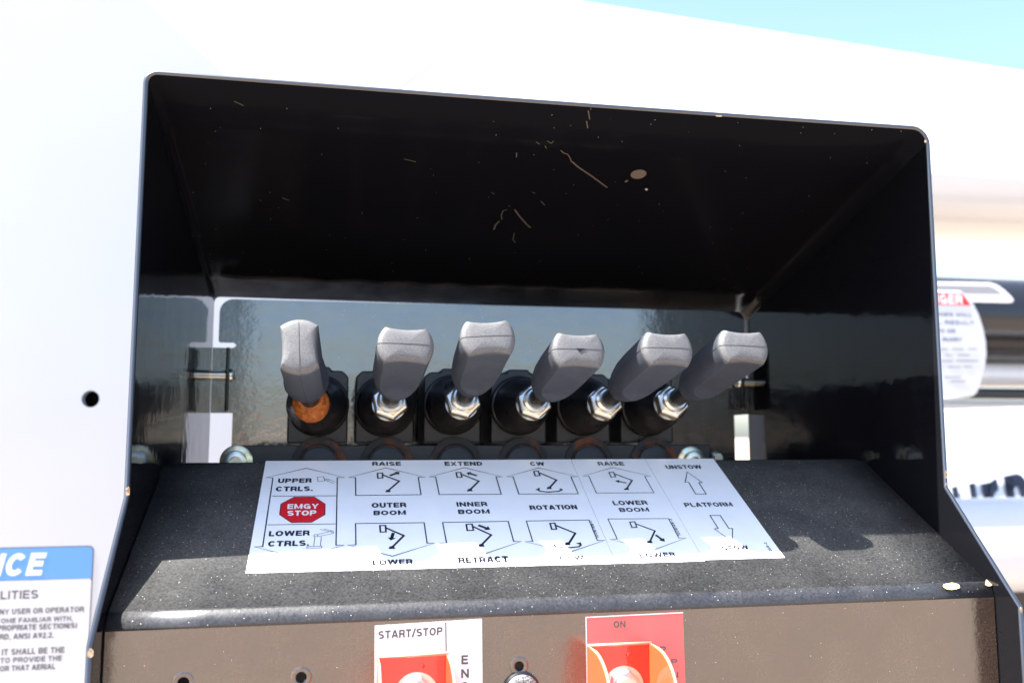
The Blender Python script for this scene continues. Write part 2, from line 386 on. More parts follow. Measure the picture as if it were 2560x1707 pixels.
# ================================================================== console
con = thing('control_console', 'glossy black sheet steel control console with open hood and sloping shelf', 'control box', (0, YF, -.45))
def hood_rows(front, back, r):
    """roof sheet with its two bends, outer surface"""
    n = 8
    def prof(y, z, rl, rr):
        p = [(-H, z-rl-.0)] + [(-H+rl-rl*math.cos(math.radians(a)), z-rl+rl*math.sin(math.radians(a))) for a in [90*i/n for i in range(1, n+1)]]
        for i in range(1, 12): p.append((-H+rl+(W-rl-rr)*i/12, z-.0006*math.sin(math.pi*i/12)))
        p += [(H-rr+rr*math.sin(math.radians(a)), z-rr+rr*math.cos(math.radians(a))) for a in [90*i/n for i in range(0, n+1)]]
        return [(x, y, zz) for x, zz in p]
    return prof(0, 0, .0065, .0105), prof(YB+T, ZC, .0065, .0105)
A, B = hood_rows(0, 0, 0); n = len(A)
def sheet(name, rows, m, parent, t=T, flip=False, label=None):
    v = []; f = []; c = len(rows[0])
    for r in rows: v += [Vector(p) for p in r]
    for j in range(len(rows)-1):
        for i in range(c-1):
            f.append([j*c+i, j*c+i+1, (j+1)*c+i+1, (j+1)*c+i])
    me = bpy.data.meshes.new(name); off = wloc(parent) if parent else Vector()
    me.from_pydata([tuple(p-off) for p in v], [], f if not flip else [q[::-1] for q in f]); me.update()
    me.materials.append(M[m]); me.polygons.foreach_set('use_smooth', [True]*len(me.polygons))
    try: me.set_sharp_from_angle(angle=math.radians(28))
    except Exception: pass
    o = bpy.data.objects.new(name, me); COL.objects.link(o); o.parent = parent
    s = o.modifiers.new('thickness', 'SOLIDIFY'); s.thickness = t; s.offset = -1; s.use_even_offset = True
    if label: o['label'] = label
    return o
rows = [[tuple(Vector(a).lerp(Vector(b), j/6)) for a, b in zip(A, B)] for j in range(7)]
sheet('hood_roof', rows, 'roof', con)
def side(sx, rtop):
    pts = [(0, -rtop), (0, ZK1), (YK2, ZK2), (YK2, -.47), (YB+T, -.47), (YB+T, ZC-rtop)]
    x = sx*H; d = (-sx*T, 0, 0)
    return prism('side_panel', [(x, y, z) for y, z in pts], d, 'hood', con)
side(-1, .0065); side(1, .0105)

# rounded bead added round the mouth of the hood to catch the sky
def tube(name, path, r, m, parent, seg=10):
    v = []; f = []; P_ = [Vector(p) for p in path]
    for i, p in enumerate(P_):
        d = (P_[min(i+1, len(P_)-1)]-P_[max(i-1, 0)]).normalized()
        a = Vector((0, 1, 0)); a = (a-d*a.dot(d)).normalized(); b = d.cross(a)
        for j in range(seg):
            t_ = 2*math.pi*j/seg; v.append(p+a*(r*math.cos(t_))+b*(r*math.sin(t_)))
    for i in range(len(P_)-1):
        for j in range(seg): f.append([i*seg+j, i*seg+(j+1) % seg, (i+1)*seg+(j+1) % seg, (i+1)*seg+j])
    f.append(list(range(seg))[::-1]); f.append([(len(P_)-1)*seg+j for j in range(seg)])
    return mesh(name, v, f, m, parent, smooth=True)
hT = T/2; cx_ = [(-H+hT, YK2, -.469), (-H+hT, YK2, ZK2), (-H+hT, 0, ZK1)]
top_ = []
for i in range(len(A)):
    p = Vector(A[i]); q_ = Vector((0, 0, -.04))
    nrm = Vector((0, 0, 1)) if 9 <= i <= 19 else None
    a_, b_ = Vector(A[max(i-1, 0)]), Vector(A[min(i+1, len(A)-1)])
    d_ = (b_-a_).normalized(); inn = Vector((d_.z, 0, -d_.x))
    top_.append(tuple(p+inn*hT))
path = cx_+top_+[(H-hT, 0, ZK1), (H-hT, YK2, ZK2), (H-hT, YK2, -.469)]
tube('rim_edge', path, .00127, 'edge', con)

# shelf, folded edge and front panel: one bent sheet
RF = .0082
ang = math.atan2(SD.z, SD.y)                       # slope of the shelf
turn = math.pi/2-ang                               # bend angle from shelf direction to straight down
tl = RF*math.tan(turn/2)
prof = []
for s, dx in ((SL, .006), (SL-.0012, .0030), (SL-.003, .0012), (SL-.006, 0)):
    p = S0+SD*s; prof.append((p.y, p.z, dx))
p0 = S0+SD*tl; cen = p0-SN*RF
prof.append((p0.y, p0.z, 0))
for i in range(1, 9):
    a = math.atan2(SN.z, SN.y)+turn*i/8
    prof.append((cen.y+RF*math.cos(a), cen.z+RF*math.sin(a), 0))
prof.append((prof[-1][0], -.47, 0))
YP = prof[-1][0]                                   # front panel plane
xs = [-1+2*i/10 for i in range(11)]
def shelf_part(name, pr, m, drop=0):
    rws = [[((HI-.0006-dx)*x, y, z) for x in xs] for (y, z, dx) in pr]
    return sheet(name, rws, m, con, .0025, flip=True)
shelf_o = shelf_part('shelf_panel', prof[:5], 'shelf')
shelf_part('folded_edge', prof[4:-1], 'fold')
front_o = box('front_panel', (-HI+.0006, prof[-2][0], -.47), (HI-.0006, prof[-2][0]+.0025, prof[-2][1]), 'front', con)
def panel(u, v): p = aty(u, v, YP); return (p.x, p.z)
def on_panel(x, z, h=0.0): return Vector((x, YP-h, z))
cs = []
for (u, v, r) in ((1298, 1664, .0021), (753, 1692, .0023), (458, 1706, .0024)):
    x, z = panel(u, v)
    cs.append(lathe('cutter', [(-.01, r), (.01, r)], (x, YP+.0001, z), (0, 1, 0), 'front', None, 24, False))
fm = front_o.modifiers
cut(front_o, cs)
auto(front_o, 30)
for (u, v, r) in ((1298, 1664, .0021), (753, 1692, .0023), (458, 1706, .0024)):
    x, z = panel(u, v)
    lathe('hole_burr', [(0, r+.0022), (.0004, r+.0016), (.0004, r+.0006), (0.0001, r+.00005)], (x, YP+.00005, z), (0, -1, 0), 'front', con, 28, caps=False)

# back panel with its corner slots
YBK = YB
def bk(u, v): p = aty(u, v, YBK); return (p.x, p.z)
gl = .0042
x0 = -HI+gl; x1 = HI-.0022
zt0 = ZC-T-.0014; zt1 = ZC-T-.0001
sl_z = bk(545, 1032)[1]; hk0 = bk(560, 856)[1]; hk1 = bk(560, 869)[1]
xr1 = bk(584, 862)[0]; xs1 = bk(579, 1100)[0]
rl_x = bk(1837, 1090)[0]; rl_z = bk(1858, 1035)[1]
out = [(HI-.0004, -.30), (HI-.0004, -.465), (-HI+.0004, -.465), (-HI+.0004, -.30), (xs1, -.30), (xs1, sl_z), (-HI+.0004, sl_z), (-HI+.0004, hk1), (xr1, hk1)]
out += [(xr1+.002, (hk0+hk1)/2), (xr1, hk0), (x0+.001, hk0), (x0, hk0+.001)]
out += [(x, z) for x, z in arc(x0+.010, zt0-.010, .010, 180, 90, 8)]
out += [(x, z) for x, z in arc(x1-.0075, zt1-.0075, .0075, 90, 0, 8)]
out += [(x1, rl_z+.03), (HI-.0004, rl_z+.028), (HI-.0004, rl_z), (rl_x, rl_z-.001), (rl_x, -.30)]
prism('back_panel', [(x, YBK, z) for x, z in out], (0, .0025, 0), 'back', con)
# bent tabs and the bolts through them
for sx, (ua, ub), (va, vb), vbolt in ((-1, (553, 571), (872, 1029), 938), (1, (1838, 1857), (884, 1024), 957)):
    xa, za = bk(ua, va); xb, zb = bk(ub, vb)
    xt = xb if sx < 0 else xa
    box('mounting_tab', (xt-.0013, YBK-.013, zb), (xt+.0013, YBK+.0005, za), 'hood', con, .0006)
    zz = bk(ua, vbolt)[1]
    wall = sx*HI
    b = lathe('tab_bolt', [(0, .0031), (abs(xt-wall)+.0012, .0031), (abs(xt-wall)+.0014, .0042), (abs(xt-wall)+.003, .0038), (abs(xt-wall)+.0036, .0018)], (wall, YBK-.0075, zz), (-sx, 0, 0), 'zinc', con, 20)

# chips and scratches in the paint
def chip(u0, v0, u1, v1, y, label=None, m='primer'):
    a = aty(u0, v0, y); b = aty(u1, v1, y)
    n = 10; pts = []
    for i in range(n):
        t = 2*math.pi*i/n; rr = random.uniform(.8, 1.05)
        cx, cz = (a.x+b.x)/2, (a.z+b.z)/2
        sx_ = abs(a.x-b.x)/2*rr; sz_ = abs(a.z-b.z)/2*rr
        c_, s_ = math.cos(t), math.sin(t)
        k_ = 1/max(abs(c_), abs(s_))**.6
        pts.append((cx+sx_*c_*k_, y, cz+sz_*s_*k_))
    return prism('paint_chip', pts, (0, -.00012, 0), m, con, label=label)
chip(313.5, 1215, 325, 1241, -.0014, 'bare tan chip on the left rim above the bend')
chip(218, 1620, 235, 1643, YK2-.0014, 'rusty yellow chip low on the left rim')
chip(2361, 1176, 2369, 1196, -.0014)
chip(2362, 1206, 2368, 1214, -.0014)
chip(1788, 288, 1806, 293, -.0014)
chip(2549, 1516, 2556, 1532, YK2-.0014)
chip(2311, 350, 2316, 358, -.0014)
def shelf_chip(u0, v0, u1, v1, hh):
    n = 12; pts = []
    for i in range(n):
        t = 2*math.pi*i/n; rr = random.uniform(.85, 1.1)
        x, s = shelf((u0+u1)/2+(u1-u0)/2*math.cos(t)*rr, (v0+v1)/2+(v1-v0)/2*math.sin(t)*rr)
        pts.append(on_shelf(x, s, hh))
    return pts
prism('paint_chip', shelf_chip(2356, 1456, 2402, 1473, .00006), SN*.0001, mat('chip_yellow', (.75, .62, .25), .5), con, label='pale yellow chip near the right end of the fold')
prism('paint_chip', shelf_chip(2462, 1445, 2484, 1466, .00006), SN*.0001, 'primer', con)
def cpt(u, v, h=.0008): return ceil(u, v)+CN*h
def scratch(pts, w, z5=True):
    q = [ceil(1150+a/3.92, 350+b/3.92) if z5 else ceil(a, b) for a, b in pts]
    v, f = stroke([(p.x, p.dot(CD)) for p in q], w)
    me = [Vector((x, 0, 0))+CD*(s)+CN*(q[0].dot(CN)+.0008) for x, s in v]
    return mesh('scratch', me, f, 'scratch', con)
scratch([(985, 90), (1010, 115), (1055, 130), (1080, 170), (1090, 205)], .0006)
scratch([(1095, 200), (1150, 250), (1290, 345), (1440, 455)], .0009)
scratch([(535, 670), (580, 735), (650, 815), (690, 850)], .0009)
scratch([(460, 672), (420, 685), (405, 725), (410, 770)], .0005)
scratch([(385, 785), (350, 820), (330, 870)], .0008)
scratch([(555, 115), (552, 160)], .0005)
for q_ in ([(1340, 352), (1349, 358)], [(1368, 350), (1378, 356), (1384, 350)], [(1362, 362), (1366, 369)], [(1470, 274), (1474, 296)], [(1466, 300), (1469, 318)], [(1476, 262), (1477, 272)],
           [(1228, 478), (1236, 483)], [(1330, 478), (1338, 481)], [(1286, 580), (1282, 596), (1288, 604)], [(1352, 500), (1362, 511)], [(705, 492), (722, 498)], [(1010, 395), (1040, 402)], [(2110, 760), (2117, 788)], [(585, 250), (610, 262)]):
    scratch(q_, random.uniform(.0003, .0006), False)
pts = [cpt(1150+(1748+78*math.cos(a))/3.92, 350+(325+44*math.sin(a)-8*math.cos(a))/3.92) for a in [2*math.pi*i/16 for i in range(16)]]
prism('bare_spot', pts, CN*.0001, mat('mud_spot', (.13, .098, .078), .8), con, label='small brown oval spot on the hood ceiling')
pts = [cpt(1150+(1825+14*math.cos(a))/3.92, 350+(474+9*math.sin(a))/3.92) for a in [2*math.pi*i/8 for i in range(8)]]
prism('bare_spot', pts, CN*.0001, mat('grit', (.45, .45, .42), .8), con)
pts = [cpt(1150+(1630+18*math.cos(a))/3.92, 350+(393+9*math.sin(a)-6*math.cos(a))/3.92) for a in [2*math.pi*i/8 for i in range(8)]]
prism('bare_spot', pts, CN*.0001, 'scratch', con)

# ------------------------------------------------------------------ legend decals on the shelf
DH = .00025
def decal(x0, x1, s0, s1, label, skew=0):
    pts = [on_shelf(x0, s0, .00005), on_shelf(x1, s0+skew, .00005), on_shelf(x1, s1, .00005), on_shelf(x0, s1, .00005)]
    return prism('legend_decal', pts, SN*(DH-.00005), 'decal', con, label=label)
sT = shelf(663, 1150)[1]-.0012; sB = shelf(618, 1433)[1]
d1 = decal(-.1546, .0188, sB, sT, 'wide white legend decal with the emergency stop octagon', -.0006)
d2 = decal(.0190, .0644, sB-.0006, sT, 'white legend decal for the lower boom')
d3 = decal(.0646, .1080, sB+.0004, sT, 'white legend decal reading platform, at the right end')
def shp(x, s, e=0): return on_shelf(x, s, DH+.00008+e)
z5 = lambda x, y: (600+x/3.618, 1120+y/3.618)
z6 = lambda x, y: (1200+x/2.94, 1120+y/2.94)
P5 = Print(shelf, shp, d1, z5); P6 = Print(shelf, shp, d1, z6); PB = Print(shelf, shp, d2, z6); PC = Print(shelf, shp, d3, z6)
PP = Print(shelf, shp, d1, lambda x, y: (x, y))
P5.line([(600,185),(945,268),(880,270),(868,880),(940,880),(540,1000),(130,895),(205,893),(298,273),(235,270)], .0006, True)
P5.line([(292,437),(873,434)], .0005); P5.line([(248,697),(864,688)], .0005)
P5.word('UPPER', 345, 277, 650, 317, bold=.03); P5.word('CTRLS.', 325, 350, 660, 392, bold=.03)
P5.word('LOWER', 262, 750, 632, 797, bold=.03); P5.word('CTRLS.', 255, 840, 625, 889, bold=.03)
oc = [(490,445),(670,443),(770,508),(768,605),(645,675),(465,677),(358,605),(370,508)]
P5.poly(oc, 'red_ink', 'stop_octagon', -.00003)
P5.line(oc, .0004, True)
up = lambda x, s, e=0: shp(x, s, .00004+e)
P5.word('EMGY', 430, 508, 712, 552, 'ink_white', .02, place=up); P5.word('STOP', 428, 568, 690, 613, 'ink_white', .02, place=up)
for l in ([(700,265),(757,262),(765,300),(705,305),(700,265)], [(772,292),(785,280),(800,290),(788,302),(772,292)], [(800,284),(862,310)], [(795,300),(848,323)], [(757,275),(772,292)],
          [(608,893),(742,890),(738,905),(600,907),(608,893)], [(677,806),(667,888)], [(735,803),(727,887)], [(665,795),(680,783),(705,790),(700,803),(672,803),(665,795)],
          [(700,783),(838,752)], [(706,803),(845,773),(842,754)], [(725,737),(838,765)], [(757,733),(840,752)]):
    P5.line(l, .0003, name='icon_line')
def glyph(P, b, k1, k2, base, w=.0011):
    P.line(b, w*.8, True, name='symbol')
    mx = ((b[1][0]+b[2][0])/2+3, (b[1][1]*.6+b[2][1]*.4))
    P.line([mx, k1, k2], w, name='symbol')
    P.poly(base, name='symbol')
def fat(P, a, b, w=.0016, hw=.0042, hl=.35):
    A_, B_ = Vector(P.q(a)), Vector(P.q(b)); d = (B_-A_); L = d.length; d.normalize(); nn = Vector((-d.y, d.x)); hb = B_-d*(L*hl)
    pts = [A_+nn*w/2, hb+nn*w/2, hb+nn*hw/2, B_, hb-nn*hw/2, hb-nn*w/2, A_-nn*w/2]
    mesh('direction_arrow', [P.place(p.x, p.y) for p in pts], [list(range(7))], 'ink', P.parent)
P5.word('RAISE', 1195, 127, 1455, 162, bold=.03)
P5.line([(1320,182),(1675,266),(1612,268),(1637,424),(1047,431),(1045,270),(983,268)], .0006, True)
glyph(P5, [(1243,230),(1288,228),(1290,273),(1247,275)], (1440,302), (1340,388), [(1315,402),(1365,400),(1355,378),(1325,380)])
fat(P5, (1355,252), (1445,220))
P5.word('OUTER', 1190, 497, 1505, 540, bold=.03); P5.word('BOOM', 1207, 567, 1500, 608, bold=.03)
P5.line([(1045,685),(1665,677),(1692,862),(1758,862),(1380,980),(975,880),(1048,877)], .0006, True)
glyph(P5, [(1265,704),(1316,702),(1320,760),(1270,762)], (1482,794), (1375,900), [(1342,915),(1405,913),(1390,888),(1355,890)])
fat(P5, (1387,768), (1364,838))
P5.word('LOWER', 1198, 1010, 1563, 1058, bold=.035)
P5.word('EXTEND', 1850, 126, 2190, 162, bold=.03)
PP.line([(1161,1169.7),(1256,1192.5),(1240,1192.5),(1253,1236),(1098,1237),(1089,1192.7),(1072.6,1192.7)], .0006, True)
glyph(P5, [(1955,224),(1996,222),(2007,266),(1964,268)], (2160,302), (2080,380), [(2050,395),(2105,392),(2092,370),(2065,372)])
fat(P5, (2142,252), (2048,224))
P5.word('INNER', 1958, 490, 2237, 530, bold=.03); P5.word('BOOM', 1972, 557, 2257, 597, bold=.03)
PP.line([(1106.4,1306.6),(1270.4,1303.7),(1284,1354),(1303,1354),(1210.8,1385.3),(1096.7,1357.7),(1116.3,1357.7)], .0006, True)
glyph(P5, [(2046,692),(2098,690),(2111,746),(2055,748)], (2272,788), (2184,878), [(2152,895),(2212,893),(2200,868),(2165,870)])
fat(P5, (2155,700), (2264,740))
PP.word('RETRACT', 1145, 1392, 1271, 1407, bold=.035)
P6.word('CW', 367, 104, 472, 131, bold=.03)
P6.line([(432,148),(718,212),(668,213),(722,338),(285,340),(243,213),(195,212)], .0006, True)
glyph(P6, [(394,173),(427,170),(440,204),(406,207)], (562,237), (512,292), [(487,303),(528,302),(520,285),(497,287)])
P6.line([(585,300),(602,308),(580,319),(500,326),(440,319),(420,306)], .0010, name='symbol'); P6.poly([(405,309),(440,292),(436,315)])
P6.word('ROTATION', 363, 421, 713, 454, bold=.03)
P6.line([(340,538),(800,530),(862,680),(915,680),(655,768),(333,690),(387,687)], .0006, True)
glyph(P6, [(514,555),(549,553),(562,597),(527,599)], (700,628), (652,703), [(620,715),(665,713),(655,693),(630,695)])
P6.line([(540,706),(552,724),(640,736),(725,727),(744,712)], .0010, name='symbol'); P6.poly([(704,702),(740,694),(748,716)])
P6.word('CCW', 582, 795, 762, 825, bold=.035)
PB.word('RAISE', 865, 103, 1057, 130, bold=.02)
PB.line([(975,145),(1252,208),(1210,210),(1278,330),(855,332),(800,210),(755,208)], .0005, True)
glyph(PB, [(948,181),(981,179),(996,213),(962,215)], (1118,239), (1077,302), [(1055,310),(1097,308),(1088,295),(1065,297)], .0009)
fat(PB, (1075,258), (993,242), .0010, .0032)
PB.word('LOWER', 975, 388, 1230, 420, bold=.02); PB.word('BOOM', 1022, 440, 1240, 470, bold=.02)
PB.line([(940,523),(1385,520),(1460,662),(1513,663),(1280,748),(955,673),(1008,670)], .0005, True)
glyph(PB, [(1100,545),(1136,543),(1152,584),(1117,586)], (1285,610), (1247,692), [(1222,700),(1270,698),(1258,682),(1232,684)], .0009)
fat(PB, (1290,640), (1358,689), .0014, .0038)
PB.word('LOWER', 1170, 770, 1437, 804, bold=.035)
PC.word('UNSTOW', 1365, 127, 1627, 155, bold=.015)
PC.line([(1522,177),(1632,255),(1608,257),(1662,340),(1585,340),(1533,254),(1508,252)], .0006, True)
PC.word('PLATFORM', 1500, 402, 1853, 433, bold=.015)
PC.line([(1690,497),(1765,497),(1828,592),(1855,593),(1855,690),(1722,595),(1750,592)], .0006, True)
PC.word('STOW', 1775, 718, 1972, 750, bold=.035)
def small_number(t, P, a, b, h):
    A_, B_ = Vector(P.q(a)), Vector(P.q(b)); d = A_-B_; L = d.length; d.normalize(); nn = Vector((-d.y, d.x))
    lettering(t, lambda X, Y, e=0: P.place(*(B_+d*X+nn*Y), e), 0, 0, L, h, 'ink', P.parent, .01)
small_number('1008148-1', P6, (822, 536), (878, 664), .0017)
small_number('1008148-3', PB, (1407, 522), (1478, 645), .0017)
small_number('15268-2', PC, (2103, 695), (2168, 788), .0016)

# ------------------------------------------------------------------ stickers on the front panel
za = lambda x, y: (900+x/5.88, 1500+y/5.88)
zb = lambda x, y: (1400+x/5.88, 1500+y/5.88)
def fsticker(c, m, label, down=.06):
    (xa, za_), (xb, zb_) = panel(*c[0]), panel(*c[1])
    pts = [(xa, YP-.00005, za_), (xb, YP-.00005, zb_), (xb+.0008, YP-.00005, zb_-down), (xa+.0006, YP-.00005, za_-down)]
    return prism('switch_sticker', pts, (0, -.0002, 0), m, con, label=label)
s1 = fsticker(((937, 1563), (1204.5, 1546)), 'decal', 'white sticker reading start/stop behind the left red guard')
s2 = fsticker(((1463.5, 1541), (1707, 1529)), 'red_vinyl', 'red sticker reading on behind the right red guard')
pp = lambda x, z, e=0: on_panel(x, z, .00032+e)
Q1 = Print(panel, pp, s1, za); Q2 = Print(panel, pp, s2, zb)
Q1.word('START/STOP', 268, 428, 1213, 548, 'grey_ink', .02, tilt=.024)
Q1.line([(1260,318),(1265,742)], .0006, m='grey_ink')
Q1.word('E', 1489, 800, 1590, 935, 'grey_ink', .02); Q1.word('N', 1486, 1003, 1600, 1135, 'grey_ink', .02); Q1.word('G', 1482, 1195, 1600, 1330, 'grey_ink', .02)
Q2.word('ON', 785, 300, 960, 398, 'grey_ink', .015)
Q2.word('P', 1470, 672, 1556, 760, 'grey_ink', .02); Q2.word('P', 1630, 858, 1722, 938, 'grey_ink', .02); Q2.word('N', 1640, 1045, 1735, 1135, 'grey_ink', .02)
e = .0004
(xa, z_a), (xb, z_b) = panel(1463.5, 1541), panel(1707, 1529)
prism('sticker_rim', [(xa, YP-.00026, z_a), (xb, YP-.00026, z_b), (xb, YP-.00026, z_b-e), (xa+e, YP-.00026, z_a-e), (xa+e+.0006, YP-.00026, z_a-.06), (xa+.0006, YP-.00026, z_a-.06)], (0, -.00003, 0), 'ink_white', s2)

# ================================================================== switch guards
def guard(uL, uR, vt, label, nutc):
    xL = panel(uL, vt)[0]; xR = panel(uR, vt)[0]; zt = panel((uL+uR)/2, vt)[1]
    y0 = YP-.00045
    t = thing('switch_guard', label, 'switch guard', ((xL+xR)/2, y0, zt-.03), 'red toggle switch guards')
    th = .0014; D = .034; zb_ = zt-.055
    o = box('base_plate', (xL+th, y0-.0012, zb_), (xR-th, y0, zt), 'guard', t)
    bevel(o, .0003)
    for sx in (0, 1):
        xx = xL if sx == 0 else xR-th
        pr = [(y0, zt)] + [(y0-.012-(D-.012)*math.sin(math.radians(a)), zt-.016*(1-math.cos(math.radians(a)))+.0000) for a in range(0, 91, 9)]
        pr += [(y0-D, zb_), (y0, zb_)]
        o = prism('wing', [(xx, y, z) for y, z in pr], (th, 0, 0), 'wing', t, .0006, seg=3)
        tube('wing_highlight', [(xx+th/2, y-.0001, z) for y, z in pr[:-1]], .00062, 'lip', t, 8)
    tube('top_highlight', [(xL+.0002, y0-.0008, zt), (xR-.0002, y0-.0008, zt)], .0007, 'lip', t, 8)
    lathe('rivet', [(0, .0011), (.0003, .0010), (.0006, .0005)], ((xL+xR)/2+.004, y0-.0012, zt-.0045), (0, -1, 0), 'guard', t, 16)
    x, z = panel(*nutc)
    lathe('bushing_nut', [(0, .0086), (.0006, .0086), (.0007, .0080), (.0026, .0080), (.0030, .0074)], (x, y0-.0012, z), (0, -1, 0), 'chrome', t, 6, False, rot=.3)
    lathe('washer', [(0, .0094), (.0005, .0094)], (x, y0-.0012, z), (0, -1, 0), 'chrome', t, 36)
    lathe('bushing', [(.003, .0060), (.0068, .0060), (.0072, .0056), (.0072, .0036), (.0035, .0034)], (x, y0-.0012, z), (0, -1, 0), 'chrome', t, 32)
    lathe('bore', [(.0034, .0036), (.0045, .0034)], (x, y0-.0012, z), (0, -1, 0), mat('dark_red_bore', (.09, .008, .006), .5), t, 24)
    return t
guard(941, 1121, 1636, 'red switch guard with flared wings on the white start/stop sticker', (1040, 1732))
guard(1466, 1627, 1608, 'red switch guard with flared wings on the red sticker', (1556, 1714))
# push button between them
x, z = panel(1303, 1727)
pb = thing('push_button', 'round grey textured button low on the front panel between the red guards', 'button', (x, YP, z))
lathe('button_cap', [(0, .0076), (.0022, .0076), (.0032, .0068), (.0037, .0045), (.0039, .0)], (x, YP-.0002, z), (0, -1, 0), 'knob', pb, 36)
lathe('bezel', [(0, .0086), (.0010, .0086), (.0016, .0079)], (x, YP-.0001, z), (0, -1, 0), 'rubber', pb, 36)

# ================================================================== valve bank
YV = .155
nuts = [(778, 1011), (974, 1007), (1156, 1005), (1334, 1007), (1511, 1008), (1677, 1007)]
bootc = [(795, 1013), (962, 1015), (1131, 1012), (1297, 1014), (1458, 1016), (1617, 1018)]
bc = [aty(u, v, YV) for u, v in bootc]
vb = thing('valve_bank', 'black cast hydraulic valve bank with six rubber boots behind the shelf', 'valve', (0, YV+.03, -.21))
zt = aty(1130, 930, YV)[2]; zl = aty(1130, 1108, YV)[2]
for i, c in enumerate(bc):
    w = .0192
    o = prism('valve_section', [(c.x+a, YV, b) for a, b in [(-w, zl), (w, zl), (w, zt-.004), (w-.004, zt), (.008, zt), (.007, zt+.0025), (-.007, zt+.0025), (-.008, zt), (-w+.004, zt), (-w, zt-.004)]], (0, .045, 0), 'valve', vb, .0016)
    lathe('boot', [(0, .0196), (.0025, .0200), (.0042, .0192), (.0046, .0182), (.0062, .0180), (.0072, .0186), (.0085, .0184), (.016, .0176), (.026, .0155), (.035, .0128), (.042, .0108), (.047, .0100), (.0500, .0096), (.0515, .0080)], (c.x, YV-.0005, c.z), (0, -1, 0), 'rubber', vb, 48)
zp = aty(1130, 1112, .148)[2]
xl = aty(578, 1130, .148)[0]; xr = aty(1775, 1130, .148)[0]
box('port_plate', (xl, .1475, zp-.045), (xr, .1535, zp), 'plate', vb, .0008)
for c in bc:
    p = aty(*[(795), 1160], .147)
    zc_ = p.z
    lathe('port_ring', [(0, .0172), (.0006, .0170), (.0008, .0128), (.0002, .0122)], (c.x+.0015, .1474, zc_), (0, -1, 0), 'port_rust', vb, 40)
    lathe('port_plug', [(0, .0112), (.0022, .0110), (.0026, .0100)], (c.x+.0015, .1474, zc_), (0, -1, 0), 'plate', vb, 36)
for u, v in ((590, 1153), (1730, 1152)):
    p = aty(u, v, .146)
    lathe('flange_washer', [(0, .0100), (.0012, .0100), (.0018, .0090)], (p.x, .1474, p.z), (0, -1, 0), 'yellow_zinc', vb, 36)
    lathe('bolt_head', [(.0012, .0068), (.0070, .0068), (.0076, .0060), (.0076, .0032), (.0050, .0030)], (p.x, .1474, p.z), (0, -1, 0), 'zinc', vb, 32)
p = aty(1791, 1143, .16)
lathe('small_bolt', [(0, .0046), (.003, .0044), (.0042, .003)], (p.x, .1600, p.z), (0, -1, 0), 'zinc', vb, 24)

# ================================================================== levers
LEN = .1025
def grip_mesh():
    """local: axis +Z from the nut (0) to the end (LEN); scoops on +-Y"""
    s0 = .029
    ctrl = [(0, .0068), (.03, .0079), (.10, .0096), (.20, .0114), (.34, .0128), (.52, .0134), (.75, .0135), (.90, .0137), (.965, .0138), (.990, .0134), (1.0, .0127)]
    def R_(t):
        for (a, ra), (b, rb) in zip(ctrl, ctrl[1:]):
            if t <= b: return ra+(rb-ra)*(t-a)/(b-a)
        return ctrl[-1][1]
    ts = [0, .015, .03, .06, .1, .13, .16, .20, .24, .27, .30, .32, .34, .36, .38, .40, .43, .47, .52, .58, .64, .7, .76, .82, .87, .91, .94, .965, .980, .990, .996, 1.0]
    NS, NF = 18, 12; SEG = 2*(NS+NF); v = []; f = []
    for t in ts:
        r = R_(t); z = s0+(LEN-s0)*t
        q = max(0, min(1, (t-.26)/.15)); q = math.sqrt(1-(1-q)**2)
        lim = r*(1-q)+.0090*q
        if t > .96: lim = lim-.0006*((t-.96)/.04)**2
        phi = math.asin(min(lim/r, .97))
        for side_ in (0, 1):
            for i in range(NS):
                th = -phi+2*phi*i/NS+math.pi*side_
                v.append((r*math.cos(th), r*math.sin(th), z))
            for i in range(NF):
                xe = r*math.cos(phi); x = xe*(1-2*i/NF); yc = math.sqrt(max(r*r-x*x, 0))
                y = min(yc, lim-.0010*q*(1-(x/xe)**2)) if q > 0 else yc
                sg = 1 if side_ == 0 else -1
                v.append((x*sg, y*sg, z))
    n = len(ts)
    for j in range(n-1):
        for i in range(SEG): f.append([j*SEG+i, j*SEG+(i+1) % SEG, (j+1)*SEG+(i+1) % SEG, (j+1)*SEG+i])
    # domed end
    last = (n-1)*SEG; ring = v[last:]
    for k_, hh in ((.955, .0006), (.88, .0009), (.70, .0012), (.5, .0014), (.25, .0015)):
        base = len(v)
        for p in ring: v.append((p[0]*k_, p[1]*k_, LEN+hh))
        prev = base-SEG
        for i in range(SEG): f.append([prev+i, prev+(i+1) % SEG, base+(i+1) % SEG, base+i])
    c = len(v); v.append((0, 0, LEN+.0015))
    b = c-SEG
    for i in range(SEG): f.append([b+i, b+(i+1) % SEG, c])
    f.append(list(range(SEG))[::-1])
    return v, f, R_, s0
gv, gf, gR, gs0 = grip_mesh()
def seam_pts(sgn):
    """mould line: up one side, over the end and down the other"""
    p = []
    for t in [i/14 for i in range(1, 14)]: p.append((gR(t), 0, gs0+(LEN-gs0)*t))
    p.append((.0134, 0, LEN-.0008)); p.append((.0127, 0, LEN+.0001))
    for k_, hh in ((.955, .0006), (.88, .0009), (.70, .0012), (.5, .0014), (.25, .0015), (0, .0015)): p.append((.0127*k_, 0, LEN+hh))
    q = [(-a, b, c) for a, b, c in p[:-1]][::-1]
    return p+q
